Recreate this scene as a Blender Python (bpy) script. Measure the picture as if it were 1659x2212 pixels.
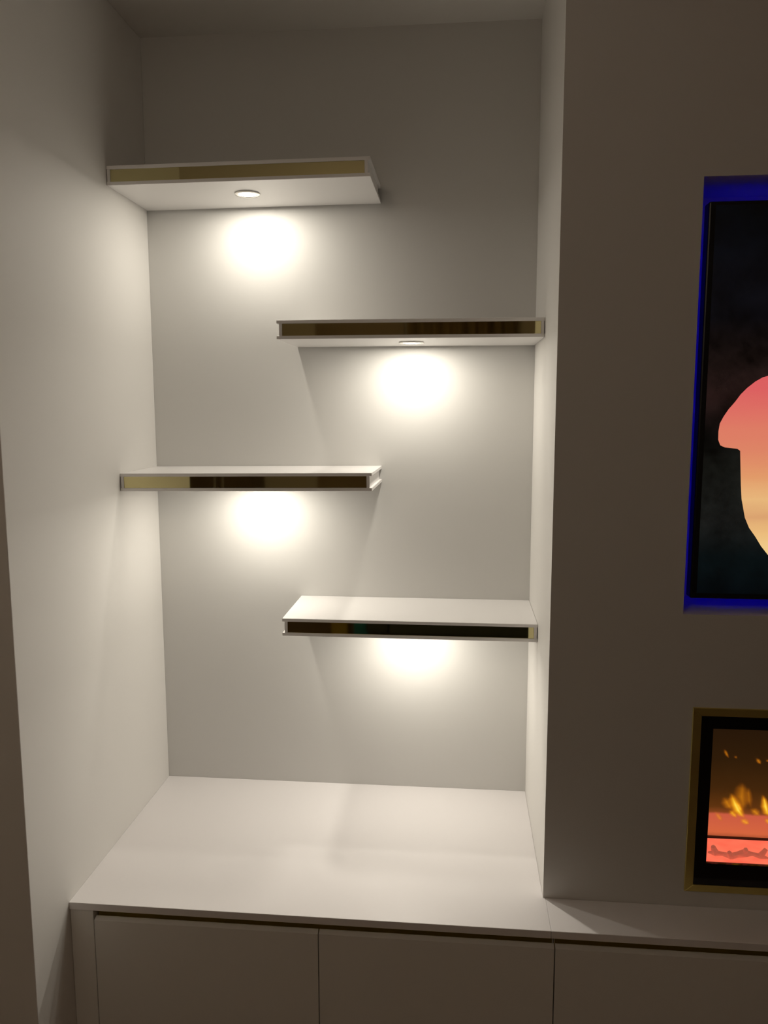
import bpy, bmesh, math, random
from mathutils import Vector, Matrix, noise

for o in list(bpy.data.objects):
    bpy.data.objects.remove(o, do_unlink=True)
scene = bpy.context.scene
COL = scene.collection

# ------------------------------------------------------------------ camera
H = 0.55                                   # height of the worktop above the floor
CAM = Vector((0.77348, -1.95698, 0.98201 + H))
PITCH, YAW, ROLL, FPX = -0.12997, -0.0962, -0.00201, 1704.175
fw = Vector((math.sin(YAW) * math.cos(PITCH), math.cos(YAW) * math.cos(PITCH), math.sin(PITCH)))
rt = Vector((math.cos(YAW), -math.sin(YAW), 0))
up = rt.cross(fw)
r2 = math.cos(ROLL) * rt + math.sin(ROLL) * up
u2 = -math.sin(ROLL) * rt + math.cos(ROLL) * up
cd = bpy.data.cameras.new('camera')
cd.sensor_fit = 'VERTICAL'
cd.sensor_height = 24.0
cd.lens = FPX / 2212.0 * 24.0
cd.clip_start = 0.02
cam = bpy.data.objects.new('camera', cd)
COL.objects.link(cam)
m = Matrix((r2, u2, -fw)).transposed().to_4x4()
m.translation = CAM
cam.matrix_world = m
scene.camera = cam

# ------------------------------------------------------------------ world, exposure
w = bpy.data.worlds.new('night')
scene.world = w
w.use_nodes = True
w.node_tree.nodes['Background'].inputs[0].default_value = (0.010, 0.010, 0.012, 1)
w.node_tree.nodes['Background'].inputs[1].default_value = 0.0
vs = scene.view_settings
vs.view_transform = 'Standard'
vs.look = 'None'
vs.gamma = 1.0
vs.use_curve_mapping = False
vs.exposure = 0.0
LAMP_W = 1.08                              # each shelf downlight
LAMP_COL = (1.0, 0.927, 0.805)
LAMP_POW = -0.25                           # beam profile of the downlights, cos^n on top of Lambert
FILL_LIGHT = 9.0                          # strength of the added fill globe behind the viewer

# ------------------------------------------------------------------ materials
def nodes(name):
    mt = bpy.data.materials.new(name)
    mt.use_nodes = True
    nt = mt.node_tree
    return mt, nt, nt.nodes['Principled BSDF']

def paint(name, col, rough=0.6, var=0.02, scale=3.0, bump=0.02, bscale=220.0, spec=0.4):
    mt, nt, b = nodes(name)
    tc = nt.nodes.new('ShaderNodeTexCoord')
    n1 = nt.nodes.new('ShaderNodeTexNoise'); n1.inputs['Scale'].default_value = scale
    n1.inputs['Detail'].default_value = 4
    nt.links.new(tc.outputs['Object'], n1.inputs['Vector'])
    mx = nt.nodes.new('ShaderNodeMix'); mx.data_type = 'RGBA'
    mx.inputs['A'].default_value = (*[c * (1 - var) for c in col], 1)
    mx.inputs['B'].default_value = (*[min(1, c * (1 + var)) for c in col], 1)
    nt.links.new(n1.outputs['Fac'], mx.inputs['Factor'])
    nt.links.new(mx.outputs['Result'], b.inputs['Base Color'])
    b.inputs['Roughness'].default_value = rough
    b.inputs['Specular IOR Level'].default_value = spec
    if bump:
        n2 = nt.nodes.new('ShaderNodeTexNoise'); n2.inputs['Scale'].default_value = bscale
        n2.inputs['Detail'].default_value = 3
        nt.links.new(tc.outputs['Object'], n2.inputs['Vector'])
        bp = nt.nodes.new('ShaderNodeBump'); bp.inputs['Strength'].default_value = bump
        bp.inputs['Distance'].default_value = 0.002
        nt.links.new(n2.outputs['Fac'], bp.inputs['Height'])
        nt.links.new(bp.outputs['Normal'], b.inputs['Normal'])
    return mt

def metal(name, col, rough, var=0.03):
    mt, nt, b = nodes(name)
    tc = nt.nodes.new('ShaderNodeTexCoord')
    n1 = nt.nodes.new('ShaderNodeTexNoise'); n1.inputs['Scale'].default_value = 14
    nt.links.new(tc.outputs['Object'], n1.inputs['Vector'])
    mr = nt.nodes.new('ShaderNodeMapRange')
    mr.inputs['To Min'].default_value = rough * (1 - var * 5)
    mr.inputs['To Max'].default_value = rough * (1 + var * 5)
    nt.links.new(n1.outputs['Fac'], mr.inputs['Value'])
    nt.links.new(mr.outputs['Result'], b.inputs['Roughness'])
    b.inputs['Base Color'].default_value = (*col, 1)
    b.inputs['Metallic'].default_value = 1.0
    return mt

def emit(name, col, strength):
    mt, nt, b = nodes(name)
    b.inputs['Base Color'].default_value = (0.02, 0.02, 0.02, 1)
    b.inputs['Emission Color'].default_value = (*col, 1)
    b.inputs['Emission Strength'].default_value = strength
    return mt

M = {}
M['wall'] = paint('wall_paint', (0.655, 0.65, 0.63), 0.62, 0.012, 2.0, 0.03, 260)
M['media'] = paint('media_wall_dimmed_paint', (0.66, 0.645, 0.62), 0.6, 0.012, 2.0, 0.03, 260)  # white like the side walls, darkened in place of dimmer room light
M['side'] = paint('side_wall_paint', (0.86, 0.845, 0.815), 0.6, 0.012, 2.0, 0.03, 260)
M['ceil'] = paint('ceiling_paint', (0.90, 0.885, 0.85), 0.8, 0.015, 2.5, 0.03, 200)
M['white'] = paint('white_lacquer', (0.86, 0.845, 0.835), 0.38, 0.008, 5.0, 0.0)
M['top'] = paint('worktop_lacquer', (0.875, 0.85, 0.85), 0.42, 0.01, 5.0, 0.012, 400)
M['door'] = paint('door_lacquer', (0.83, 0.815, 0.78), 0.45, 0.01, 4.0, 0.0)
M['dark'] = paint('carcass_shadow_board', (0.30, 0.28, 0.25), 0.6, 0.03)
M['gold_mirror'] = metal('gold_mirror', (0.62, 0.55, 0.29), 0.035)
M['brass'] = metal('brushed_gold_metal', (0.74, 0.62, 0.22), 0.42)
M['chrome'] = metal('satin_nickel', (0.72, 0.70, 0.66), 0.22)
M['black'] = paint('black_plastic', (0.006, 0.006, 0.006), 0.35, 0.1, 20, 0.0)
M['blackglass'] = paint('black_glass_border', (0.004, 0.004, 0.004), 0.08, 0.1, 20, 0.0)
M['lens'] = emit('lamp_lens_light', (1.0, 0.93, 0.80), 9.0)
M['lens'].cycles.emission_sampling = 'NONE'      # the lamp object inside does the lighting
M['blue_led'] = emit('blue_led_light', (0.004, 0.0, 1.0), 4.6)
M['floor'] = paint('floor_oak', (0.20, 0.13, 0.08), 0.45, 0.2, 8.0, 0.05, 40)
M['roomwall'] = paint('room_wall_paint', (0.70, 0.65, 0.56), 0.7, 0.02, 2.0, 0.03, 200)
M['curtain'] = paint('curtain_cloth', (0.36, 0.26, 0.13), 0.9, 0.1, 6, 0.05, 300)
M['sofa'] = paint('sofa_cloth', (0.09, 0.10, 0.085), 0.95, 0.15, 20, 0.1, 500)
M['door_wood'] = paint('brown_door_wood', (0.36, 0.27, 0.17), 0.5, 0.1, 9, 0.03, 60)
M['timber'] = paint('dark_timber', (0.17, 0.12, 0.07), 0.5, 0.2, 9, 0.03, 60)

# ------------------------------------------------------------------ mesh helpers
def bm_box(bm, x0, x1, y0, y1, z0, z1, bev=0.0, seg=2):
    vs_ = [bm.verts.new((x, y, z)) for x in (x0, x1) for y in (y0, y1) for z in (z0, z1)]
    fs = []
    for q in ((0, 1, 3, 2), (4, 6, 7, 5), (0, 4, 5, 1), (2, 3, 7, 6), (0, 2, 6, 4), (1, 5, 7, 3)):
        fs.append(bm.faces.new([vs_[i] for i in q]))
    if bev:
        es = set(e for f in fs for e in f.edges)
        bmesh.ops.bevel(bm, geom=list(es), offset=bev, segments=seg, profile=0.5, affect='EDGES')
    return bm

def obj(name, bm, mat, parent=None, smooth=False):
    bmesh.ops.recalc_face_normals(bm, faces=bm.faces[:])
    me = bpy.data.meshes.new(name)
    bm.to_mesh(me); bm.free()
    if smooth:
        for p in me.polygons: p.use_smooth = True
    mats = mat if isinstance(mat, (list, tuple)) else [mat]
    for q in mats: me.materials.append(q)
    o = bpy.data.objects.new(name, me)
    COL.objects.link(o)
    if parent is not None:
        o.parent = parent
    return o

def box(name, dims, mat, parent=None, bev=0.0, seg=2):
    bm = bmesh.new(); bm_box(bm, *dims, bev=bev, seg=seg)
    return obj(name, bm, mat, parent)

def tag(o, label, cat, group=None, kind=None):
    o['label'] = label; o['category'] = cat
    if group: o['group'] = group
    if kind: o['kind'] = kind
    return o

def thing(name, label, cat, loc=(0, 0, 0), group=None):
    o = bpy.data.objects.new(name, None)
    o.empty_display_size = 0.05
    COL.objects.link(o); o.location = loc
    return tag(o, label, cat, group)

def lathe(bm, prof, n=48, cx=0, cy=0, close_top=False):
    rings = []
    for r, z in prof:
        rings.append([bm.verts.new((cx + r * math.cos(2 * math.pi * i / n), cy + r * math.sin(2 * math.pi * i / n), z)) for i in range(n)])
    for a, b in zip(rings, rings[1:]):
        for i in range(n):
            bm.faces.new((a[i], a[(i + 1) % n], b[(i + 1) % n], b[i]))
    if close_top:
        bm.faces.new(rings[-1])
        bm.faces.new(rings[0][::-1])
    return bm

def slab_with_holes(xs, ys, zs, holes):
    """wall block; holes are (ix, iz) cells of the front grid recessed to a depth"""
    bm = bmesh.new()
    x_c, z_c = xs, zs
    y0, y1 = ys
    g = {}
    def v(x, y, z):
        k = (round(x, 5), round(y, 5), round(z, 5))
        if k not in g: g[k] = bm.verts.new(k)
        return g[k]
    def q(*p): bm.faces.new([v(*a) for a in p])
    nx, nz = len(xs) - 1, len(zs) - 1
    for i in range(nx):
        for j in range(nz):
            xa, xb, za, zb = xs[i], xs[i + 1], zs[j], zs[j + 1]
            if (i, j) in holes:
                yd = y0 + holes[(i, j)]
                q((xa, yd, za), (xb, yd, za), (xb, yd, zb), (xa, yd, zb))
                q((xa, y0, za), (xa, yd, za), (xa, yd, zb), (xa, y0, zb))
                q((xb, y0, za), (xb, yd, za), (xb, yd, zb), (xb, y0, zb))
                q((xa, y0, za), (xb, y0, za), (xb, yd, za), (xa, yd, za))
                q((xa, y0, zb), (xb, y0, zb), (xb, yd, zb), (xa, yd, zb))
            else:
                q((xa, y0, za), (xb, y0, za), (xb, y0, zb), (xa, y0, zb))
            q((xa, y1, za), (xb, y1, za), (xb, y1, zb), (xa, y1, zb))
    for j in range(nz):
        for x in (xs[0], xs[-1]):
            q((x, y0, zs[j]), (x, y1, zs[j]), (x, y1, zs[j + 1]), (x, y0, zs[j + 1]))
    for i in range(nx):
        for z in (zs[0], zs[-1]):
            q((xs[i], y0, z), (xs[i + 1], y0, z), (xs[i + 1], y1, z), (xs[i], y1, z))
    return bm

# ------------------------------------------------------------------ the room
W = 0.95                                  # alcove width
ZC = 1.86443 + H                          # ceiling
YP = -0.45025                             # face of the media wall
YF = -0.55408                             # front of the worktop
YL = -0.68716                             # face of the left wall's end
XM1 = 2.79
RX0, RX1, RY0 = -2.0, 3.74, -4.4
MB = 0.0

def structure(o, label, cat):
    return tag(o, label, cat, kind='structure')

structure(box('floor', (RX0 - .1, RX1 + .1, RY0 - .1, 0.1, -0.1, 0.0), M['floor']), 'dark wooden floor of the room in front of the cabinets', 'floor')
structure(box('ceiling', (RX0 - .1, RX1 + .1, RY0 - .1, 0.1, ZC, ZC + 0.1), M['ceil']), 'white ceiling above the lit alcove', 'ceiling')
structure(box('wall_back', (RX0 - .1, RX1 + .1, 0.0, 0.1, 0.0, ZC), M['wall']), 'pale grey back wall of the alcove behind the four shelves', 'wall')
structure(box('wall_left', (RX0 - .1, 0.0, YL, 0.0, 0.0, ZC), M['side'], bev=0.0015), 'white side wall at the left of the alcove', 'wall')

TVZ0, TVZ1 = 0.5944 + H, 1.3883 + H       # recess for the screen
TVX0, TVX1 = 1.1978, 2.535
FX0, FX1, FZ0, FZ1 = 1.2335, 2.4995, 0.0425 + H, 0.4035 + H
xs = [W, TVX0, FX0, FX1, TVX1, XM1]
zs = [0.0, FZ0, FZ1, TVZ0, TVZ1, ZC]
holes = {}
# recess of the screen spans three columns: build as one by using its own grid
def media_wall():
    bm = bmesh.new()
    g = {}
    def v(x, y, z):
        k = (round(x, 5), round(y, 5), round(z, 5))
        if k not in g: g[k] = bm.verts.new(k)
        return g[k]
    def q(*p):
        bm.faces.new([v(*a) for a in p])
    y0, y1 = YP, -0.0005
    TV = [(1, 3), (2, 3), (3, 3)]
    FI = [(2, 1)]
    dep = {}
    for c in TV: dep[c] = 0.15
    for c in FI: dep[c] = 0.24
    nx, nz = len(xs) - 1, len(zs) - 1
    for i in range(nx):
        for j in range(nz):
            d = dep.get((i, j), 0.0)
            xa, xb, za, zb = xs[i], xs[i + 1], zs[j], zs[j + 1]
            yd = y0 + d
            q((xa, yd, za), (xb, yd, za), (xb, yd, zb), (xa, yd, zb))
            # step faces to neighbours
            for (di, dj) in ((1, 0), (0, 1)):
                ni, nj = i + di, j + dj
                if ni >= nx or nj >= nz: continue
                d2 = dep.get((ni, nj), 0.0)
                if abs(d2 - d) < 1e-6: continue
                a, b = y0 + d, y0 + d2
                if di: q((xb, a, za), (xb, b, za), (xb, b, zb), (xb, a, zb))
                else: q((xa, a, zb), (xb, a, zb), (xb, b, zb), (xa, b, zb))
            q((xa, y1, za), (xb, y1, za), (xb, y1, zb), (xa, y1, zb))
    for j in range(nz):
        for x in (xs[0], xs[-1]):
            q((x, y0, zs[j]), (x, y1, zs[j]), (x, y1, zs[j + 1]), (x, y0, zs[j + 1]))
    for i in range(nx):
        for z in (zs[0], zs[-1]):
            q((xs[i], y0, z), (xs[i + 1], y0, z), (xs[i + 1], y1, z), (xs[i], y1, z))
    for f in bm.faces:          # face towards the alcove gets lighter paint in place of stronger light
        if all(abs(v_.co.x - W) < 1e-4 for v_ in f.verts): f.material_index = 1
    return bm
structure(obj('wall_right', media_wall(), [M['media'], M['side']]), 'white media wall standing proud of the alcove with screen and fire recesses', 'wall')
structure(box('wall_front', (RX0 - .1, RX1 + .1, RY0 - .1, RY0, 0.0, ZC), M['roomwall']), 'plain beige wall opposite the alcove, behind the viewer', 'wall')
structure(box('wall_side_left', (RX0 - .1, RX0, RY0, YL, 0.0, ZC), M['roomwall']), 'plain beige wall at the far left of the room', 'wall')
structure(box('wall_side_right', (RX1, RX1 + .1, RY0, 0.0, 0.0, ZC), M['roomwall']), 'plain beige wall at the far right of the room', 'wall')

# ------------------------------------------------------------------ worktop
WT = 0.0155
XJ = 0.9548
wt = thing('worktop', 'long white worktop over the cabinets, running under the media wall', 'worktop', (0, 0, H))
def slab(x0, x1, y_back):
    bm = bmesh.new()
    bm_box(bm, x0, x1, YF, y_back, -WT, 0.0, bev=0.0008, seg=1)
    return obj('slab', bm, M['top'], wt)
# the first slab fills the alcove, its front strip reaches the joint beside the media wall
def lslab():
    bm = bmesh.new()
    pts = [(0.0004, 0.0), (0.0004, YF), (XJ - 0.0003, YF), (XJ - 0.0003, YP - 0.0005), (W - 0.0005, YP - 0.0005), (W - 0.0005, -0.0004)]
    pts[0] = (0.0004, -0.0004)
    b = [bm.verts.new((x, y, -WT)) for x, y in pts]
    t = [bm.verts.new((x, y, 0)) for x, y in pts]
    bm.faces.new(t); bm.faces.new(b[::-1])
    n = len(pts)
    es = []
    for i in range(n):
        bm.faces.new((b[i], b[(i + 1) % n], t[(i + 1) % n], t[i]))
    e = bm.edges.get((t[1], t[2])); e2 = bm.edges.get((b[1], b[2]))
    bmesh.ops.bevel(bm, geom=[e, e2], offset=0.001, segments=2, profile=0.5, affect='EDGES')
    return obj('slab', bm, M['top'], wt)
lslab()
slab(XJ + 0.0003, XM1, YP - 0.0005)

# ------------------------------------------------------------------ cabinets
def door(parent, x0, x1, z_bot):
    """slab door with a chamfered top edge that serves as the grip"""
    yf, yb = YF + 0.002, YF + 0.021
    prof = [(yf, z_bot), (yf, -0.0372), (yf + 0.0095, -0.0334), (yf + 0.0112, -0.0334), (yf + 0.0112, -0.062), (yb, -0.062), (yb, z_bot)]
    bm = bmesh.new()
    a = [bm.verts.new((x0, y, z)) for y, z in prof]
    b = [bm.verts.new((x1, y, z)) for y, z in prof]
    n = len(prof)
    for i in range(n): bm.faces.new((a[i], a[(i + 1) % n], b[(i + 1) % n], b[i]))
    bm.faces.new(a[::-1]); bm.faces.new(b)
    return obj('door', bm, M['door'], parent)

def cabinet(label, x0, x1, filler, doors, y_back):
    c = thing('base_cabinet', label, 'cabinet', (0, 0, H), 'base cabinets under the worktop')
    zb = -H + 0.07
    yb = YF + 0.0235
    dx0 = x0 + filler
    # carcass: sides, bottom, back
    bm = bmesh.new()
    t = 0.016
    bm_box(bm, x0 + 0.0006, x0 + t, yb, y_back, zb, -WT - 0.0004)
    bm_box(bm, x1 - t, x1 - 0.0006, yb, y_back, zb, -WT - 0.0004)
    bm_box(bm, x0 + t, x1 - t, yb, y_back, zb, zb + t)
    bm_box(bm, x0 + t, x1 - t, y_back - 0.008, y_back, zb + t, -WT - 0.0004)
    obj('carcass', bm, M['door'], c)
    box('plinth', (x0 + 0.001, x1 - 0.001, YF + 0.06, YF + 0.076, -H + 0.0005, zb), M['door'], c)
    if filler:
        box('filler_panel', (x0 + 0.0006, dx0 - 0.0015, YF + 0.003, yb, zb, -WT - 0.0004), M['door'], c, bev=0.0006, seg=1)
    for a, b in doors:
        door(c, a, b, zb)
    # gold finger channel above the doors: an L profile
    cx0 = dx0 if filler else x0 + 0.002
    prof = [(YF + 0.0225, -0.058), (YF + 0.0225, -0.0165), (YF + 0.0245, -0.0165), (YF + 0.0245, -0.058)]
    bm = bmesh.new()
    pr = [(yb - 0.001, -0.055), (yb - 0.001, -WT - 0.0006), (yb + 0.001, -WT - 0.0006), (yb + 0.001, -0.055)]
    a = [bm.verts.new((cx0, y, z)) for y, z in pr]
    b = [bm.verts.new((x1 - 0.0035, y, z)) for y, z in pr]
    for i in range(4): bm.faces.new((a[i], a[(i + 1) % 4], b[(i + 1) % 4], b[i]))
    bm.faces.new(a[::-1]); bm.faces.new(b)
    ch = obj('finger_channel', bm, M['brass'], c)
    ch['label'] = 'gold metal finger channel above the doors'
    return c
cabinet('white two-door base cabinet under the alcove worktop', 0.0, 0.9625, 0.050, [(0.0505, 0.5058), (0.5078, 0.9617)], -0.01)
cabinet('white base cabinet below the fireplace, right of the alcove cabinet', 0.9625, 1.877, 0.0, [(0.9640, 1.4190), (1.4210, 1.8760)], YP - 0.001)

# ------------------------------------------------------------------ shelves
BT = 0.0074
ST = 0.0409
SD = 0.22494
def shelf(x0, x1, z, slope, wall_side, label):
    """floating box shelf: two thin boards, inset end panels, gold mirror strip in the front"""
    px = x0 if wall_side == 'L' else x1
    s = thing('floating_shelf', label, 'shelf', (px, 0, z + H), 'floating shelves in the alcove')
    s.rotation_euler = (0, -math.atan(slope), 0)
    a, b = x0 - px, x1 - px
    e = 0.0006
    if wall_side == 'L': a += e; b += 0
    else: b -= e
    yb = -0.0006
    box('top_board', (a, b, -SD, yb, ST - BT, ST), M['white'], s, bev=0.0006, seg=1)
    box('bottom_board', (a, b, -SD, yb, 0, BT), M['white'], s, bev=0.0006, seg=1)
    ov = 0.0055
    tk = 0.0066
    fl = -SD + 0.0012
    if wall_side == 'L':
        box('end_panel', (b - ov - tk, b - ov, fl, yb - 0.012, BT, ST - BT), M['white'], s)
        box('end_panel', (a + 0.001, a + 0.001 + tk, fl, yb, BT, ST - BT), M['white'], s)
        ga, gb = a + 0.001 + tk, b - ov - tk
    else:
        box('end_panel', (a + ov, a + ov + tk, fl, yb - 0.012, BT, ST - BT), M['white'], s)
        box('end_panel', (b - 0.001 - tk, b - 0.001, fl, yb, BT, ST - BT), M['white'], s)
        ga, gb = a + ov + tk, b - 0.001 - tk
    g = box('mirror_strip', (ga + 0.0004, gb - 0.0004, fl + 0.0012, fl + 0.0045, BT + 0.0002, ST - BT - 0.0002), M['gold_mirror'], s)
    g['label'] = 'gold mirror strip'
    return s

SH = [
    (0.0, 0.57886, 1.46627, 0.00459, 'L', 'topmost white floating shelf, fixed to the left wall, gold mirror front'),
    (0.37059, W, 1.1327, -0.00188, 'R', 'white floating shelf at the right wall, second from top, gold mirror front'),
    (0.0, 0.57971, 0.79598, 0.00823, 'L', 'white floating shelf at the left wall, third from top, gold mirror front'),
    (0.37083, W, 0.46514, 0.0002, 'R', 'lowest white floating shelf, fixed to the right wall, gold mirror front'),
]
for a in SH: shelf(*a)

# ------------------------------------------------------------------ downlights
def downlight(x, y, z, label):
    d = thing('downlight', label, 'light', (x, y, z), 'downlights under the shelves')
    bm = bmesh.new()
    # pressed bezel with a shallow inner cone
    prof = [(0.0205, -0.0004), (0.0284, -0.0004), (0.0290, -0.0018), (0.0282, -0.0030), (0.0225, -0.0036), (0.0205, -0.0030)]
    lathe(bm, prof + [prof[0]], 56)
    bmesh.ops.remove_doubles(bm, verts=bm.verts[:], dist=1e-6)
    bz = obj('bezel', bm, M['chrome'], d, smooth=True)
    bz['label'] = 'satin metal bezel'
    bm = bmesh.new()
    lathe(bm, [(0.0204, -0.0006), (0.0203, -0.0022), (0.017, -0.0032), (0.010, -0.0038), (0.004, -0.0040)], 48, close_top=True)
    ln = obj('lens', bm, M['lens'], d, smooth=True)
    ln['label'] = 'glowing frosted lens'
    ld = bpy.data.lights.new('shelf_lamp', 'AREA')
    ld.shape = 'DISK'; ld.size = 0.030
    ld.energy = LAMP_W; ld.color = LAMP_COL
    ld.use_nodes = True                    # beam profile: brighter straight down than sideways
    nt = ld.node_tree
    em = nt.nodes['Emission']
    ge = nt.nodes.new('ShaderNodeNewGeometry')
    dt = nt.nodes.new('ShaderNodeVectorMath'); dt.operation = 'DOT_PRODUCT'
    nt.links.new(ge.outputs['Normal'], dt.inputs[0]); nt.links.new(ge.outputs['Incoming'], dt.inputs[1])
    ab = nt.nodes.new('ShaderNodeMath'); ab.operation = 'ABSOLUTE'; nt.links.new(dt.outputs['Value'], ab.inputs[0])
    pw = nt.nodes.new('ShaderNodeMath'); pw.operation = 'POWER'; pw.inputs[1].default_value = LAMP_POW
    nt.links.new(ab.outputs[0], pw.inputs[0])
    nt.links.new(pw.outputs[0], em.inputs['Strength'])
    lo = bpy.data.objects.new('shelf_lamp', ld)
    COL.objects.link(lo); lo.parent = d; lo.location = (0, 0, -0.0046)
    return d
names = ['glowing round downlight under the topmost shelf', 'glowing round downlight under the second shelf at the right wall',
         'round downlight hidden beneath the third shelf at the left wall', 'round downlight hidden beneath the lowest shelf at the right wall']
for (x0, x1, z, sl, side, _), lab in zip(SH, names):
    x = (x0 + x1) / 2 - (0.003 if side == 'L' else 0.0)
    zz = z + sl * (x - (0 if side == 'L' else W))
    downlight(x, -0.125, zz + H, lab)

# ------------------------------------------------------------------ screen in the recess
TX0, TX1 = 1.2155, 2.5175
TZ0, TZ1 = 0.6205 + H, 1.3512 + H
TYF, TYB = YP + 0.022, YP + 0.052
tv = thing('television', 'large flat television showing a sunset picture, set in a blue-lit recess', 'television', ((TX0 + TX1) / 2, TYB, TZ0))
def rel(o, p):      # shift mesh data so that it sits right under its parent Empty
    o.matrix_parent_inverse = Matrix.Translation(-p.location)
    return o
bm = bmesh.new(); bm_box(bm, TX0, TX1, TYF, TYB, TZ0, TZ1, bev=0.003)
rel(obj('housing', bm, M['black'], tv), tv)
SX0, SX1, SZ0, SZ1 = TX0 + 0.0115, TX1 - 0.0115, TZ0 + 0.0105, TZ1 - 0.007

def screen_material():
    mt, nt, b = nodes('screen_picture_dark')
    tc = nt.nodes.new('ShaderNodeTexCoord')
    n1 = nt.nodes.new('ShaderNodeTexNoise'); n1.inputs['Scale'].default_value = 7; n1.inputs['Detail'].default_value = 6
    n1.inputs['Roughness'].default_value = 0.65
    nt.links.new(tc.outputs['Object'], n1.inputs['Vector'])
    sp = nt.nodes.new('ShaderNodeSeparateXYZ'); nt.links.new(tc.outputs['Object'], sp.inputs[0])
    mr = nt.nodes.new('ShaderNodeMapRange')
    mr.inputs['From Min'].default_value = SZ0; mr.inputs['From Max'].default_value = SZ1
    nt.links.new(sp.outputs['Z'], mr.inputs['Value'])
    cr = nt.nodes.new('ShaderNodeValToRGB')
    el = cr.color_ramp.elements
    data = [(0.0, (0.0006, 0.002, 0.003)), (0.10, (0.002, 0.005, 0.006)), (0.2, (0.012, 0.013, 0.012)), (0.34, (0.010, 0.011, 0.009)),
            (0.42, (0.004, 0.004, 0.004)), (0.52, (0.020, 0.009, 0.008)), (0.62, (0.016, 0.009, 0.008)), (0.72, (0.003, 0.003, 0.005)), (1.0, (0.0006, 0.0014, 0.0026))]
    while len(el) < len(data): el.new(0.5)
    for e_, (p_, c_) in zip(el, data): e_.position = p_; e_.color = (*c_, 1)
    nt.links.new(mr.outputs['Result'], cr.inputs['Fac'])
    m2 = nt.nodes.new('ShaderNodeMapRange')
    m2.inputs['From Min'].default_value = 0.35; m2.inputs['From Max'].default_value = 0.7
    m2.inputs['To Min'].default_value = 0.1; m2.inputs['To Max'].default_value = 1.4
    nt.links.new(n1.outputs['Fac'], m2.inputs['Value'])
    nt.links.new(cr.outputs['Color'], b.inputs['Emission Color'])
    nt.links.new(m2.outputs['Result'], b.inputs['Emission Strength'])
    b.inputs['Base Color'].default_value = (0.004, 0.004, 0.004, 1)
    b.inputs['Roughness'].default_value = 0.25
    return mt

def sunset_material():
    mt, nt, b = nodes('screen_picture_sunset')
    tc = nt.nodes.new('ShaderNodeTexCoord')
    n1 = nt.nodes.new('ShaderNodeTexNoise'); n1.inputs['Scale'].default_value = 6; n1.inputs['Detail'].default_value = 4
    mp = nt.nodes.new('ShaderNodeMapping'); mp.inputs['Scale'].default_value = (0.6, 1, 3.0)
    nt.links.new(tc.outputs['Object'], mp.inputs['Vector']); nt.links.new(mp.outputs['Vector'], n1.inputs['Vector'])
    sp = nt.nodes.new('ShaderNodeSeparateXYZ'); nt.links.new(tc.outputs['Object'], sp.inputs[0])
    mr = nt.nodes.new('ShaderNodeMapRange')
    mr.inputs['From Min'].default_value = 0.70 + H; mr.inputs['From Max'].default_value = 1.04 + H
    nt.links.new(sp.outputs['Z'], mr.inputs['Value'])
    ad = nt.nodes.new('ShaderNodeMath'); ad.operation = 'MULTIPLY_ADD'
    ad.inputs[1].default_value = 0.14
    nt.links.new(n1.outputs['Fac'], ad.inputs[0])
    sb = nt.nodes.new('ShaderNodeMath'); sb.operation = 'SUBTRACT'; sb.inputs[1].default_value = 0.07
    nt.links.new(mr.outputs['Result'], sb.inputs[0]); nt.links.new(sb.outputs[0], ad.inputs[2])
    cr = nt.nodes.new('ShaderNodeValToRGB')
    el = cr.color_ramp.elements
    data = [(0.0, (0.87, 0.62, 0.27)), (0.13, (0.83, 0.50, 0.20)), (0.24, (0.70, 0.36, 0.16)), (0.32, (0.80, 0.47, 0.20)), (0.46, (0.75, 0.32, 0.14)),
            (0.62, (0.72, 0.23, 0.13)), (0.78, (0.72, 0.165, 0.125)), (1.0, (0.70, 0.105, 0.115))]
    while len(el) < len(data): el.new(0.5)
    for e_, (p_, c_) in zip(el, data): e_.position = p_; e_.color = (*c_, 1)
    nt.links.new(ad.outputs[0], cr.inputs['Fac'])
    nt.links.new(cr.outputs['Color'], b.inputs['Emission Color'])
    b.inputs['Emission Strength'].default_value = 1.0
    b.inputs['Base Color'].default_value = (0.004, 0.004, 0.004, 1)
    b.inputs['Roughness'].default_value = 0.25
    return mt

ysc = TYF - 0.0004
def flat(name, pts, y, mat, parent, th=0.0003):
    bm = bmesh.new()
    f = [bm.verts.new((x, y, z)) for x, z in pts]
    k = [bm.verts.new((x, y + th, z)) for x, z in pts]
    bm.faces.new(f); bm.faces.new(k[::-1])
    n = len(pts)
    for i in range(n): bm.faces.new((f[i], f[(i + 1) % n], k[(i + 1) % n], k[i]))
    bmesh.ops.triangulate(bm, faces=[q for q in bm.faces if len(q.verts) > 4])
    return rel(obj(name, bm, mat, parent), parent)
scr = flat('screen', [(SX0, SZ0), (SX1, SZ0), (SX1, SZ1), (SX0, SZ1)], ysc, screen_material(), tv)
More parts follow.
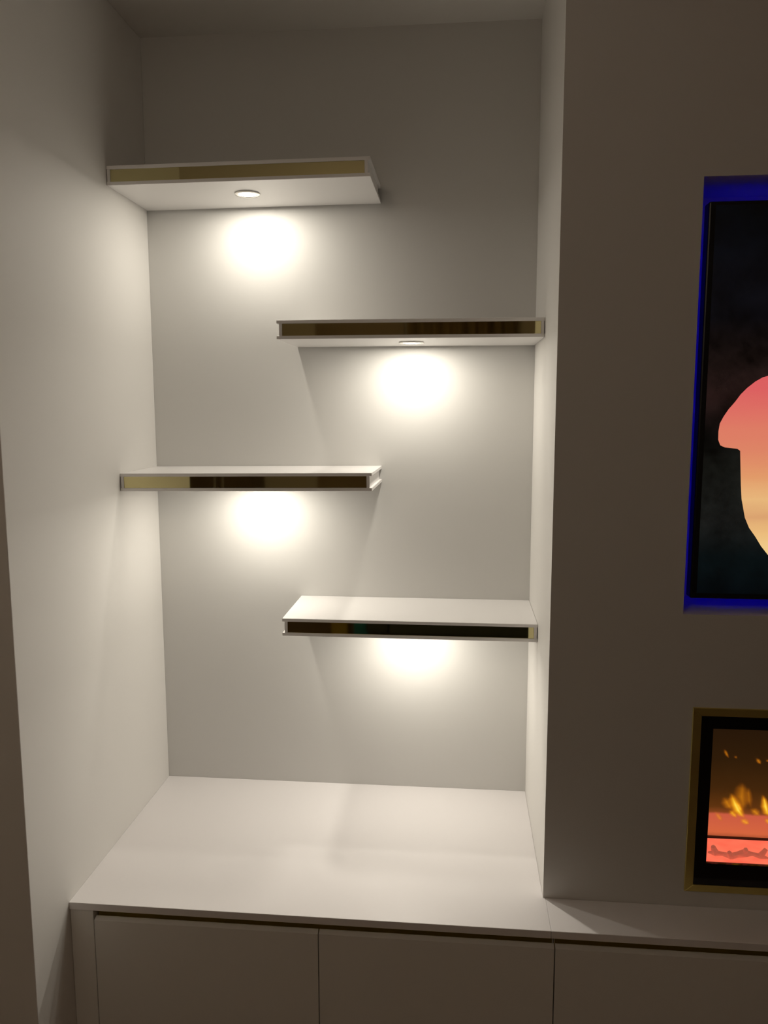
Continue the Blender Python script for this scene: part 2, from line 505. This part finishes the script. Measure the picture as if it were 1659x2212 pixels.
# outline of the bright sunset opening; pixel trace converted on the screen's own plane
def on_plane(px, py, Y):
    d = fw + r2 * ((px - 829.5) / FPX) + u2 * ((1106 - py) / FPX)
    t = (Y - CAM.y) / d.y
    p = CAM + d * t
    return (p.x, p.z)
trace = [(1659, 812), (1648, 815), (1632, 824), (1614, 838), (1600, 852), (1588, 868), (1574, 884), (1563, 900), (1555, 915), (1552, 932), (1551.5, 950),
         (1556, 962), (1566, 966.5), (1580, 968), (1593, 969.5), (1599, 974), (1602, 990), (1601, 1020), (1600.5, 1050), (1602, 1078), (1606, 1100),
         (1609, 1118), (1618, 1140), (1632, 1160), (1644, 1180), (1659, 1199)]
left = [on_plane(x, y, ysc - 0.0003) for x, y in trace]
zt, zb_ = left[0][1], left[-1][1]
right = [(1.385, zb_ - 0.018), (1.45, zb_ - 0.045), (1.55, zb_ - 0.055), (1.66, zb_ - 0.03), (1.74, zb_ + 0.04), (1.80, zb_ + 0.13), (1.81, zb_ + 0.22),
         (1.77, zb_ + 0.31), (1.69, zt + 0.02), (1.58, zt + 0.05), (1.47, zt + 0.048), (1.395, zt + 0.025)]
flat('picture_sky', left + right, ysc - 0.0003, sunset_material(), tv, 0.0002)
# blue LED strips along the back edges of the television
yl = TYB
def strip(x0, x1, z0, z1):
    o = rel(box('led_strip', (x0, x1, yl + 0.0002, yl + 0.0007, z0, z1), M['blue_led'], tv), tv)
    o['label'] = 'blue LED strip'
i_ = 0.035
strip(TX0 + i_, TX0 + i_ + 0.008, TZ0 + i_, TZ1 - i_)
strip(TX1 - i_ - 0.008, TX1 - i_, TZ0 + i_, TZ1 - i_)
strip(TX0 + i_ + 0.01, TX1 - i_ - 0.01, TZ1 - i_ - 0.008, TZ1 - i_)
strip(TX0 + i_ + 0.01, TX1 - i_ - 0.01, TZ0 + i_, TZ0 + i_ + 0.008)
rel(box('wall_bracket', (1.62, 2.11, yl, YP + 0.1495, 0.80 + H, 1.15 + H), M['black'], tv), tv)

# ------------------------------------------------------------------ fireplace
GX0, GX1, GZ0, GZ1 = 1.2245, 2.5085, 0.0335 + H, 0.4120 + H
IX0, IX1, IZ0, IZ1 = 1.2410, 2.4920, 0.0478 + H, 0.3960 + H
WX0, WX1, WZ0, WZ1 = 1.2640, 2.4690, 0.0930 + H, 0.3708 + H
fp = thing('electric_fireplace', 'wide electric fireplace with gold frame, orange flames and glowing red bed', 'fireplace', ((GX0 + GX1) / 2, YP, GZ0))
yo, yi = YP - 0.004, YP + 0.004
def frame_bar(pts, mat):      # mitred bar: four (x,z) corners, extruded in depth
    bm = bmesh.new()
    f = [bm.verts.new((x, yo, z)) for x, z in pts]
    k = [bm.verts.new((x, YP - 0.0004, z)) for x, z in pts]
    bm.faces.new(f); bm.faces.new(k[::-1])
    for i in range(4): bm.faces.new((f[i], f[(i + 1) % 4], k[(i + 1) % 4], k[i]))
    es = [e for e in bm.edges if all(v in f for v in e.verts)]
    bmesh.ops.bevel(bm, geom=es, offset=0.0007, segments=1, affect='EDGES')
    o = rel(obj('frame_bar', bm, mat, fp), fp)
    o['label'] = 'gold metal frame bar'
g_ = 0.0002
frame_bar([(GX0, GZ0 + g_), (IX0, IZ0 + g_), (IX0, IZ1 - g_), (GX0, GZ1 - g_)], M['brass'])
frame_bar([(GX1, GZ0 + g_), (IX1, IZ0 + g_), (IX1, IZ1 - g_), (GX1, GZ1 - g_)], M['brass'])
frame_bar([(GX0 + g_, GZ1), (GX1 - g_, GZ1), (IX1 - g_, IZ1), (IX0 + g_, IZ1)], M['brass'])
frame_bar([(GX0 + g_, GZ0), (GX1 - g_, GZ0), (IX1 - g_, IZ0), (IX0 + g_, IZ0)], M['brass'])
# black surround inside the gold frame
def ring(name, o4, i4, y0, y1, mat):
    bm = bmesh.new()
    ox0, ox1, oz0, oz1 = o4; ix0, ix1, iz0, iz1 = i4
    O = [(ox0, oz0), (ox1, oz0), (ox1, oz1), (ox0, oz1)]
    I = [(ix0, iz0), (ix1, iz0), (ix1, iz1), (ix0, iz1)]
    L = {}
    for nm, P in (('O', O), ('I', I)):
        for y in (y0, y1):
            L[nm, y] = [bm.verts.new((x, y, z)) for x, z in P]
    for i in range(4):
        j = (i + 1) % 4
        bm.faces.new((L['O', y0][i], L['O', y0][j], L['I', y0][j], L['I', y0][i]))
        bm.faces.new((L['O', y1][i], L['O', y1][j], L['I', y1][j], L['I', y1][i]))
        bm.faces.new((L['O', y0][i], L['O', y0][j], L['O', y1][j], L['O', y1][i]))
        bm.faces.new((L['I', y0][i], L['I', y0][j], L['I', y1][j], L['I', y1][i]))
    return rel(obj(name, bm, mat, fp), fp)
ring('surround', (IX0 + .0003, IX1 - .0003, IZ0 + .0003, IZ1 - .0003), (WX0, WX1, WZ0, WZ1), YP - 0.002, YP + 0.006, M['blackglass'])
# firebox: open box behind the window
bm = bmesh.new()
BX0, BX1, BZ0, BZ1, BY0, BY1 = WX0 - 0.018, WX1 + 0.018, WZ0 - 0.012, WZ1 + 0.015, YP + 0.0065, YP + 0.215
t_ = 0.004
bm_box(bm, BX0, BX0 + t_, BY0, BY1, BZ0, BZ1)
bm_box(bm, BX1 - t_, BX1, BY0, BY1, BZ0, BZ1)
bm_box(bm, BX0 + t_, BX1 - t_, BY0, BY1, BZ1 - t_, BZ1)
bm_box(bm, BX0 + t_, BX1 - t_, BY0, BY1, BZ0, BZ0 + t_)
bm_box(bm, BX0 + t_, BX1 - t_, BY1 - t_, BY1, BZ0 + t_, BZ1 - t_)
rel(obj('firebox', bm, M['black'], fp), fp)
# glowing bed and flame screen
def bed_material():
    mt, nt, b = nodes('ember_bed_light')
    tc = nt.nodes.new('ShaderNodeTexCoord')
    n1 = nt.nodes.new('ShaderNodeTexNoise'); n1.inputs['Scale'].default_value = 22; n1.inputs['Detail'].default_value = 3
    nt.links.new(tc.outputs['Object'], n1.inputs['Vector'])
    cr = nt.nodes.new('ShaderNodeValToRGB')
    cr.color_ramp.elements[0].position = 0.35; cr.color_ramp.elements[0].color = (0.95, 0.135, 0.075, 1)
    cr.color_ramp.elements[1].position = 0.70; cr.color_ramp.elements[1].color = (1.0, 0.20, 0.11, 1)
    nt.links.new(n1.outputs['Fac'], cr.inputs['Fac'])
    nt.links.new(cr.outputs['Color'], b.inputs['Emission Color'])
    b.inputs['Emission Strength'].default_value = 1.0
    b.inputs['Base Color'].default_value = (0.05, 0.02, 0.02, 1)
    return mt
BED_Y1 = YP + 0.100
BEDZ = WZ0 - 0.003
rel(box('ember_bed', (BX0 + 0.005, BX1 - 0.005, BY0 + 0.001, BED_Y1, BZ0 + 0.0045, BEDZ), bed_material(), fp), fp)['label'] = 'glowing salmon red bed'
rel(box('bed_rail', (BX0 + 0.005, BX1 - 0.005, BED_Y1 + 0.0003, BED_Y1 + 0.005, BZ0 + 0.0045, BEDZ + 0.0035), M['black'], fp), fp)

SCY = BED_Y1 + 0.0056
def flame_screen_material():
    mt, nt, b = nodes('flame_screen_light')
    tc = nt.nodes.new('ShaderNodeTexCoord')
    sp = nt.nodes.new('ShaderNodeSeparateXYZ'); nt.links.new(tc.outputs['Object'], sp.inputs[0])
    mp = nt.nodes.new('ShaderNodeMapping'); mp.inputs['Scale'].default_value = (26, 1, 9)
    nt.links.new(tc.outputs['Object'], mp.inputs['Vector'])
    n1 = nt.nodes.new('ShaderNodeTexNoise'); n1.inputs['Scale'].default_value = 1.0; n1.inputs['Detail'].default_value = 3
    nt.links.new(mp.outputs['Vector'], n1.inputs['Vector'])
    mr = nt.nodes.new('ShaderNodeMapRange')
    mr.inputs['From Min'].default_value = BEDZ; mr.inputs['From Max'].default_value = BEDZ + 0.25
    nt.links.new(sp.outputs['Z'], mr.inputs['Value'])
    ad = nt.nodes.new('ShaderNodeMath'); ad.operation = 'MULTIPLY_ADD'; ad.inputs[1].default_value = 0.03
    nt.links.new(n1.outputs['Fac'], ad.inputs[0]); nt.links.new(mr.outputs['Result'], ad.inputs[2])
    cr = nt.nodes.new('ShaderNodeValToRGB')  # salmon low stops paint the bed's mirror reflection into the screen
    el = cr.color_ramp.elements
    data = [(0.0, (0.28, 0.055, 0.022)), (0.06, (0.62, 0.125, 0.045)), (0.12, (0.60, 0.115, 0.048)), (0.215, (0.56, 0.10, 0.05)), (0.235, (0.20, 0.05, 0.010)), (0.28, (0.095, 0.030, 0.004)),
            (0.45, (0.046, 0.017, 0.003)), (0.7, (0.025, 0.0105, 0.0025)), (1.0, (0.017, 0.0075, 0.0025))]
    while len(el) < len(data): el.new(0.5)
    for e_, (p_, c_) in zip(el, data): e_.position = p_; e_.color = (*c_, 1)
    nt.links.new(ad.outputs[0], cr.inputs['Fac'])
    nt.links.new(cr.outputs['Color'], b.inputs['Emission Color'])
    b.inputs['Emission Strength'].default_value = 1.0
    b.inputs['Base Color'].default_value = (0.01, 0.006, 0.004, 1)
    b.inputs['Roughness'].default_value = 0.4
    return mt
rel(box('flame_screen', (BX0 + 0.005, BX1 - 0.005, SCY, SCY + 0.003, BZ0 + 0.0045, BZ1 - 0.005), flame_screen_material(), fp), fp)['label'] = 'dark brown flame screen'

def flame_material():
    mt = bpy.data.materials.new('flame_light'); mt.use_nodes = True
    nt = mt.node_tree
    for n in list(nt.nodes): nt.nodes.remove(n)
    out = nt.nodes.new('ShaderNodeOutputMaterial')
    at = nt.nodes.new('ShaderNodeAttribute'); at.attribute_name = 'flame_glow'
    cr = nt.nodes.new('ShaderNodeValToRGB')
    el = cr.color_ramp.elements
    data = [(0.0, (0.45, 0.10, 0.004)), (0.4, (0.85, 0.27, 0.008)), (0.75, (1.0, 0.48, 0.02)), (1.0, (1.0, 0.75, 0.09))]
    while len(el) < len(data): el.new(0.5)
    for e_, (p_, c_) in zip(el, data): e_.position = p_; e_.color = (*c_, 1)
    nt.links.new(at.outputs['Fac'], cr.inputs['Fac'])
    em = nt.nodes.new('ShaderNodeEmission'); em.inputs['Strength'].default_value = 1.0
    nt.links.new(cr.outputs['Color'], em.inputs['Color'])
    tr = nt.nodes.new('ShaderNodeBsdfTransparent')
    mx = nt.nodes.new('ShaderNodeMixShader')
    pw = nt.nodes.new('ShaderNodeMapRange'); pw.inputs['From Max'].default_value = 0.85
    nt.links.new(at.outputs['Fac'], pw.inputs['Value'])
    nt.links.new(pw.outputs['Result'], mx.inputs['Fac'])
    nt.links.new(tr.outputs[0], mx.inputs[1]); nt.links.new(em.outputs[0], mx.inputs[2])
    nt.links.new(mx.outputs[0], out.inputs['Surface'])
    return mt
FM = flame_material()
def flame(path, peak=1.0, y=SCY - 0.004):
    """soft tongue of flame along a path of (x, z, half width): hot core line, cool rim"""
    me = bpy.data.meshes.new('flame')
    vts, heat, fcs = [], [], []
    n = len(path)
    cols = [(-1.0, 0.0), (-0.55, 0.45), (0.0, 1.0), (0.55, 0.45), (1.0, 0.0)]
    for i, (x, z, hw) in enumerate(path):
        if i == 0: tx, tz = path[1][0] - x, path[1][1] - z
        elif i == n - 1: tx, tz = x - path[i - 1][0], z - path[i - 1][1]
        else: tx, tz = path[i + 1][0] - path[i - 1][0], path[i + 1][1] - path[i - 1][1]
        l = math.hypot(tx, tz) or 1
        nx, nz = -tz / l, tx / l
        env = math.sin(math.pi * min(1, max(0, i / (n - 1)))) ** 0.6 if 0 < i < n - 1 else 0.0
        for s, h in cols:
            bulge = (1 - abs(s)) * hw * 0.35
            vts.append((x + nx * hw * s, y - bulge, z + nz * hw * s)); heat.append(h * env * peak)
    for i in range(n - 1):
        for j in range(4):
            a = i * 5 + j
            fcs.append((a, a + 1, a + 6, a + 5))
    me.from_pydata(vts, [], fcs); me.update()
    at = me.attributes.new('flame_glow', 'FLOAT', 'POINT')
    for i, h in enumerate(heat): at.data[i].value = h
    me.materials.append(FM)
    for p in me.polygons: p.use_smooth = True
    o = bpy.data.objects.new('flame', me); COL.objects.link(o); o.parent = fp
    return rel(o, fp)
FY = SCY - 0.004
def fl(pts, peak=1.0):
    flame([(*on_plane(x, y, FY), hw) for x, y, hw in pts], peak)
fl([(1609, 1768, .004), (1600, 1758, .010), (1593, 1748, .014), (1587, 1736, .013), (1582, 1724, .010), (1580, 1712, .003)], 1.0)
fl([(1602, 1752, .004), (1597, 1746, .006), (1593, 1739, .007), (1590, 1731, .003)], 1.3)
fl([(1606, 1752, .004), (1603, 1735, .016), (1600, 1718, .018), (1602, 1702, .014), (1605, 1690, .004)], .42)
fl([(1580, 1750, .004), (1574, 1740, .012), (1568, 1730, .013), (1563, 1720, .004)], .5)
fl([(1592, 1768, .003), (1586, 1760, .008), (1580, 1754, .009), (1576, 1748, .003)], .75)
fl([(1620, 1781, .003), (1612, 1776, .009), (1605, 1772, .009), (1598, 1766, .003)], .7)
fl([(1560, 1774, .003), (1555, 1767, .007), (1550, 1760, .007), (1544, 1752, .003)], .5)
fl([(1622, 1745, .003), (1617, 1728, .010), (1616, 1712, .008), (1618, 1700, .003)], .35)
fl([(1642, 1764, .003), (1634, 1756, .010), (1628, 1751, .009), (1620, 1746, .003)], .55)
fl([(1662, 1766, .004), (1656, 1754, .011), (1652, 1740, .011), (1650, 1727, .007), (1648, 1716, .003)], 1.0)
fl([(1666, 1782, .003), (1660, 1776, .007), (1656, 1771, .007), (1652, 1766, .003)], .7)
fl([(1574, 1638, .002), (1570, 1630, .004), (1567, 1624, .004), (1565, 1618, .002)], .45)
fl([(1592, 1639, .002), (1589, 1635, .004), (1586, 1632, .002)], .3)
fl([(1643, 1651, .002), (1640, 1646, .005), (1637, 1642, .005), (1634, 1637, .002)], .5)
fl([(1662, 1646, .002), (1658, 1643, .004), (1654, 1641, .002)], .4)
rng = random.Random(5)
for i in range(13):       # the fire goes on along its whole width
    cx = 1.42 + i * 0.079 + rng.uniform(-.02, .02); z0 = BEDZ + rng.uniform(.035, .06); hgt = rng.uniform(.035, .085); ln_ = rng.uniform(-.03, .01)
    k = 6
    flame([(cx + ln_ * (j / (k - 1)), z0 + hgt * j / (k - 1), .003 + .012 * math.sin(math.pi * j / (k - 1)) * rng.uniform(.7, 1.1)) for j in range(k)], rng.uniform(.5, 1.0))

# driftwood branch on the bed
M['log'] = paint('translucent_driftwood', (0.62, 0.36, 0.28), 0.8, 0.25, 30, 0.1, 120)
lb = M['log'].node_tree.nodes['Principled BSDF']        # resin logs; mild emission stands in for bed light through them
lb.inputs['Emission Color'].default_value = (1.0, 0.20, 0.12, 1); lb.inputs['Emission Strength'].default_value = 0.36
def tube(bm, pts, rads, n=7):
    rings = []
    for i, p in enumerate(pts):
        p = Vector(p)
        t = (Vector(pts[min(i + 1, len(pts) - 1)]) - Vector(pts[max(i - 1, 0)])).normalized()
        a = t.cross(Vector((0, 1, 0.2))).normalized(); b_ = t.cross(a).normalized()
        rings.append([bm.verts.new(p + (a * math.cos(2 * math.pi * k / n) + b_ * math.sin(2 * math.pi * k / n)) * rads[i] * (0.85 + 0.3 * noise.noise(p * 40 + Vector((k, 0, 0))))) for k in range(n)])
    for r_, s_ in zip(rings, rings[1:]):
        for k in range(n): bm.faces.new((r_[k], r_[(k + 1) % n], s_[(k + 1) % n], s_[k]))
    bm.faces.new(rings[0][::-1]); bm.faces.new(rings[-1])
LY = YP + 0.026
lz = BEDZ + 0.004
def branch(x0, n, seed):
    rg = random.Random(seed)
    bm = bmesh.new()
    pts, rd = [], []
    for i in range(n):
        pts.append((x0 + i * 0.0145, LY + rg.uniform(-.004, .004), lz + 0.004 + 0.0035 * math.sin(i * 1.3 + seed) + rg.uniform(0, .002)))
        rd.append(rg.uniform(.0045, .010))
    rd[0] = 0.002; rd[-1] = 0.002
    tube(bm, pts, rd)
    for i in range(1, n - 1, 2):
        p = Vector(pts[i]); d = Vector((rg.uniform(-.012, .012), rg.uniform(-.012, .004), rg.uniform(.012, .02)))
        tube(bm, [p, p + d * .6, p + d], [.0075, .0062, .005], 6)
    rel(obj('log', bm, M['log'], fp, smooth=False), fp)['label'] = 'pale driftwood branch on the glowing bed'
branch(1.275, 9, 1); branch(1.412, 10, 4); branch(1.565, 11, 7); branch(1.735, 9, 9); branch(1.88, 12, 12); branch(2.07, 10, 15); branch(2.23, 13, 20)
# front glass
def glass():
    mt, nt, b = nodes('clear_fire_glass')
    b.inputs['Base Color'].default_value = (1, 1, 1, 1)
    b.inputs['Roughness'].default_value = 0.0
    b.inputs['IOR'].default_value = 1.05
    b.inputs['Transmission Weight'].default_value = 1.0
    return mt
rel(box('glass_pane', (WX0 + .0004, WX1 - .0004, YP + 0.001, YP + 0.004, WZ0 + .0004, WZ1 - .0004), glass(), fp), fp)

# ------------------------------------------------------------------ the dim room behind the viewer, seen only in the gold mirrors
def curtain(x0, x1, label):
    bm = bmesh.new()
    n = 64
    zt_, zb2 = ZC - 0.08, 0.03
    for side in (0, 1):
        pass
    rows = []
    for z in (zb2, zt_):
        rows.append([bm.verts.new((x0 + (x1 - x0) * i / n, RY0 + 0.09 + 0.035 * math.sin(i * 0.85) + 0.012 * math.sin(i * 2.1), z)) for i in range(n + 1)])
    back = []
    for z in (zb2, zt_):
        back.append([bm.verts.new((x0 + (x1 - x0) * i / n, RY0 + 0.087 + 0.035 * math.sin(i * 0.85) + 0.012 * math.sin(i * 2.1), z)) for i in range(n + 1)])
    for i in range(n):
        bm.faces.new((rows[0][i], rows[0][i + 1], rows[1][i + 1], rows[1][i]))
        bm.faces.new((back[0][i], back[0][i + 1], back[1][i + 1], back[1][i]))
        bm.faces.new((rows[0][i], rows[0][i + 1], back[0][i + 1], back[0][i]))
        bm.faces.new((rows[1][i], rows[1][i + 1], back[1][i + 1], back[1][i]))
    bm.faces.new((rows[0][0], rows[1][0], back[1][0], back[0][0])); bm.faces.new((rows[0][n], rows[1][n], back[1][n], back[0][n]))
    return tag(obj('curtain', bm, M['curtain'], smooth=True), label, 'curtain')
curtain(0.38, 1.17, 'brown pleated curtain mirrored in the second shelf\'s gold strip')

structure(box('door_1', (-0.30, 0.36, RY0 + 0.001, RY0 + 0.035, 0.004, 2.16), M['door_wood'], bev=0.002), 'dark brown door in the wall behind the viewer', 'door')
t1 = structure(box('trim_1', (-0.345, -0.302, RY0 + 0.001, RY0 + 0.045, 0.002, 2.20), M['roomwall'], bev=0.003), 'narrow door casing left of the dark door', 'trim')
tc_ = thing('tall_cabinet', 'dark tall cabinet behind the viewer, seen dimly in the third shelf\'s mirror strip', 'cabinet', (-0.95, RY0 + 0.02, 0))
box('body', (-0.24, 0.24, 0, 0.36, 0.0006, 1.35), M['timber'], tc_, bev=0.003)
for sx in (-1, 1):
    d_ = box('door', (min(sx * 0.002, sx * 0.235), max(sx * 0.002, sx * 0.235), 0.3606, 0.378, 0.06, 1.34), M['timber'], tc_, bev=0.002)
    box('handle', (sx * 0.03 - 0.006, sx * 0.03 + 0.006, 0.3785, 0.396, 0.86, 1.06), M['chrome'], d_, bev=0.003)
sf = thing('sofa', 'dark fabric sofa behind the viewer, seen dimly in the lowest mirror strip', 'sofa', (1.15, RY0 + 0.62, 0))
box('seat_base', (-0.82, 0.82, -0.36, 0.40, 0.09, 0.28), M['sofa'], sf, bev=0.02)
for k in (-1, 1):
    box('cushion', (min(k * .005, k * .80), max(k * .005, k * .80), -0.20, 0.40, 0.285, 0.43), M['sofa'], sf, bev=0.04, seg=3)
    box('back_cushion', (min(k * .005, k * .80), max(k * .005, k * .80), -0.37, -0.205, 0.30, 0.80), M['sofa'], sf, bev=0.04, seg=3)
    box('armrest', (min(k * .825, k * .97), max(k * .825, k * .97), -0.36, 0.40, 0.09, 0.58), M['sofa'], sf, bev=0.03, seg=3)
    for yy in (-0.30, 0.34):
        box('leg', (k * .76 - .025, k * .76 + .025, yy - .025, yy + .025, 0.0006, 0.09), M['timber'], sf)
M['yellow_box'] = paint('yellow_card', (0.55, 0.40, 0.06), 0.7)
M['teal_box'] = paint('teal_card', (0.04, 0.28, 0.30), 0.7)
def lidded_box(x, y, w_, d_, h_, mat, label):
    b_ = thing('storage_box', label, 'box', (x, y, 0), 'storage boxes on the floor behind the viewer')
    box('body', (-w_, w_, -d_, d_, 0.0006, h_), mat, b_, bev=0.004)
    box('lid', (-w_ - .004, w_ + .004, -d_ - .004, d_ + .004, h_ + 0.0004, h_ + 0.03), mat, b_, bev=0.004)
lidded_box(-0.03, -3.72, 0.055, 0.09, 0.16, M['yellow_box'], 'small yellow lidded box on the floor behind the viewer')
lidded_box(0.12, -3.72, 0.05, 0.09, 0.13, M['teal_box'], 'small teal lidded box on the floor behind the viewer')

# added fill light shaped as an opal globe pendant, unseen behind the viewer
PX, PY, PZ, PR = 0.25, -2.45, 2.20, 0.14
cl = thing('added_fill_pendant', 'added fill light, an unseen round opal globe pendant behind the viewer', 'light', (PX, PY, ZC))
bm = bmesh.new(); lathe(bm, [(0.055, -0.0004), (0.055, -0.012), (0.045, -0.024), (0.008, -0.030)], 32, close_top=True)
obj('fill_pendant_rose', bm, M['chrome'], cl, smooth=False)
bm = bmesh.new(); lathe(bm, [(0.003, -0.029), (0.003, PZ + PR - ZC + 0.02)], 10, close_top=True)
obj('cord', bm, M['black'], cl)
bm = bmesh.new(); lathe(bm, [(0.03, PZ + PR - ZC + 0.03), (0.034, PZ + PR - ZC + 0.02), (0.034, PZ + PR - ZC - 0.004)], 24, close_top=True)
obj('cap', bm, M['chrome'], cl)
M['opal'] = emit('fill_globe_light', (1.0, 0.80, 0.60), FILL_LIGHT)
bm = bmesh.new(); bmesh.ops.create_uvsphere(bm, u_segments=32, v_segments=20, radius=PR, matrix=Matrix.Translation((0, 0, PZ - ZC)))
obj('globe', bm, M['opal'], cl, smooth=True)
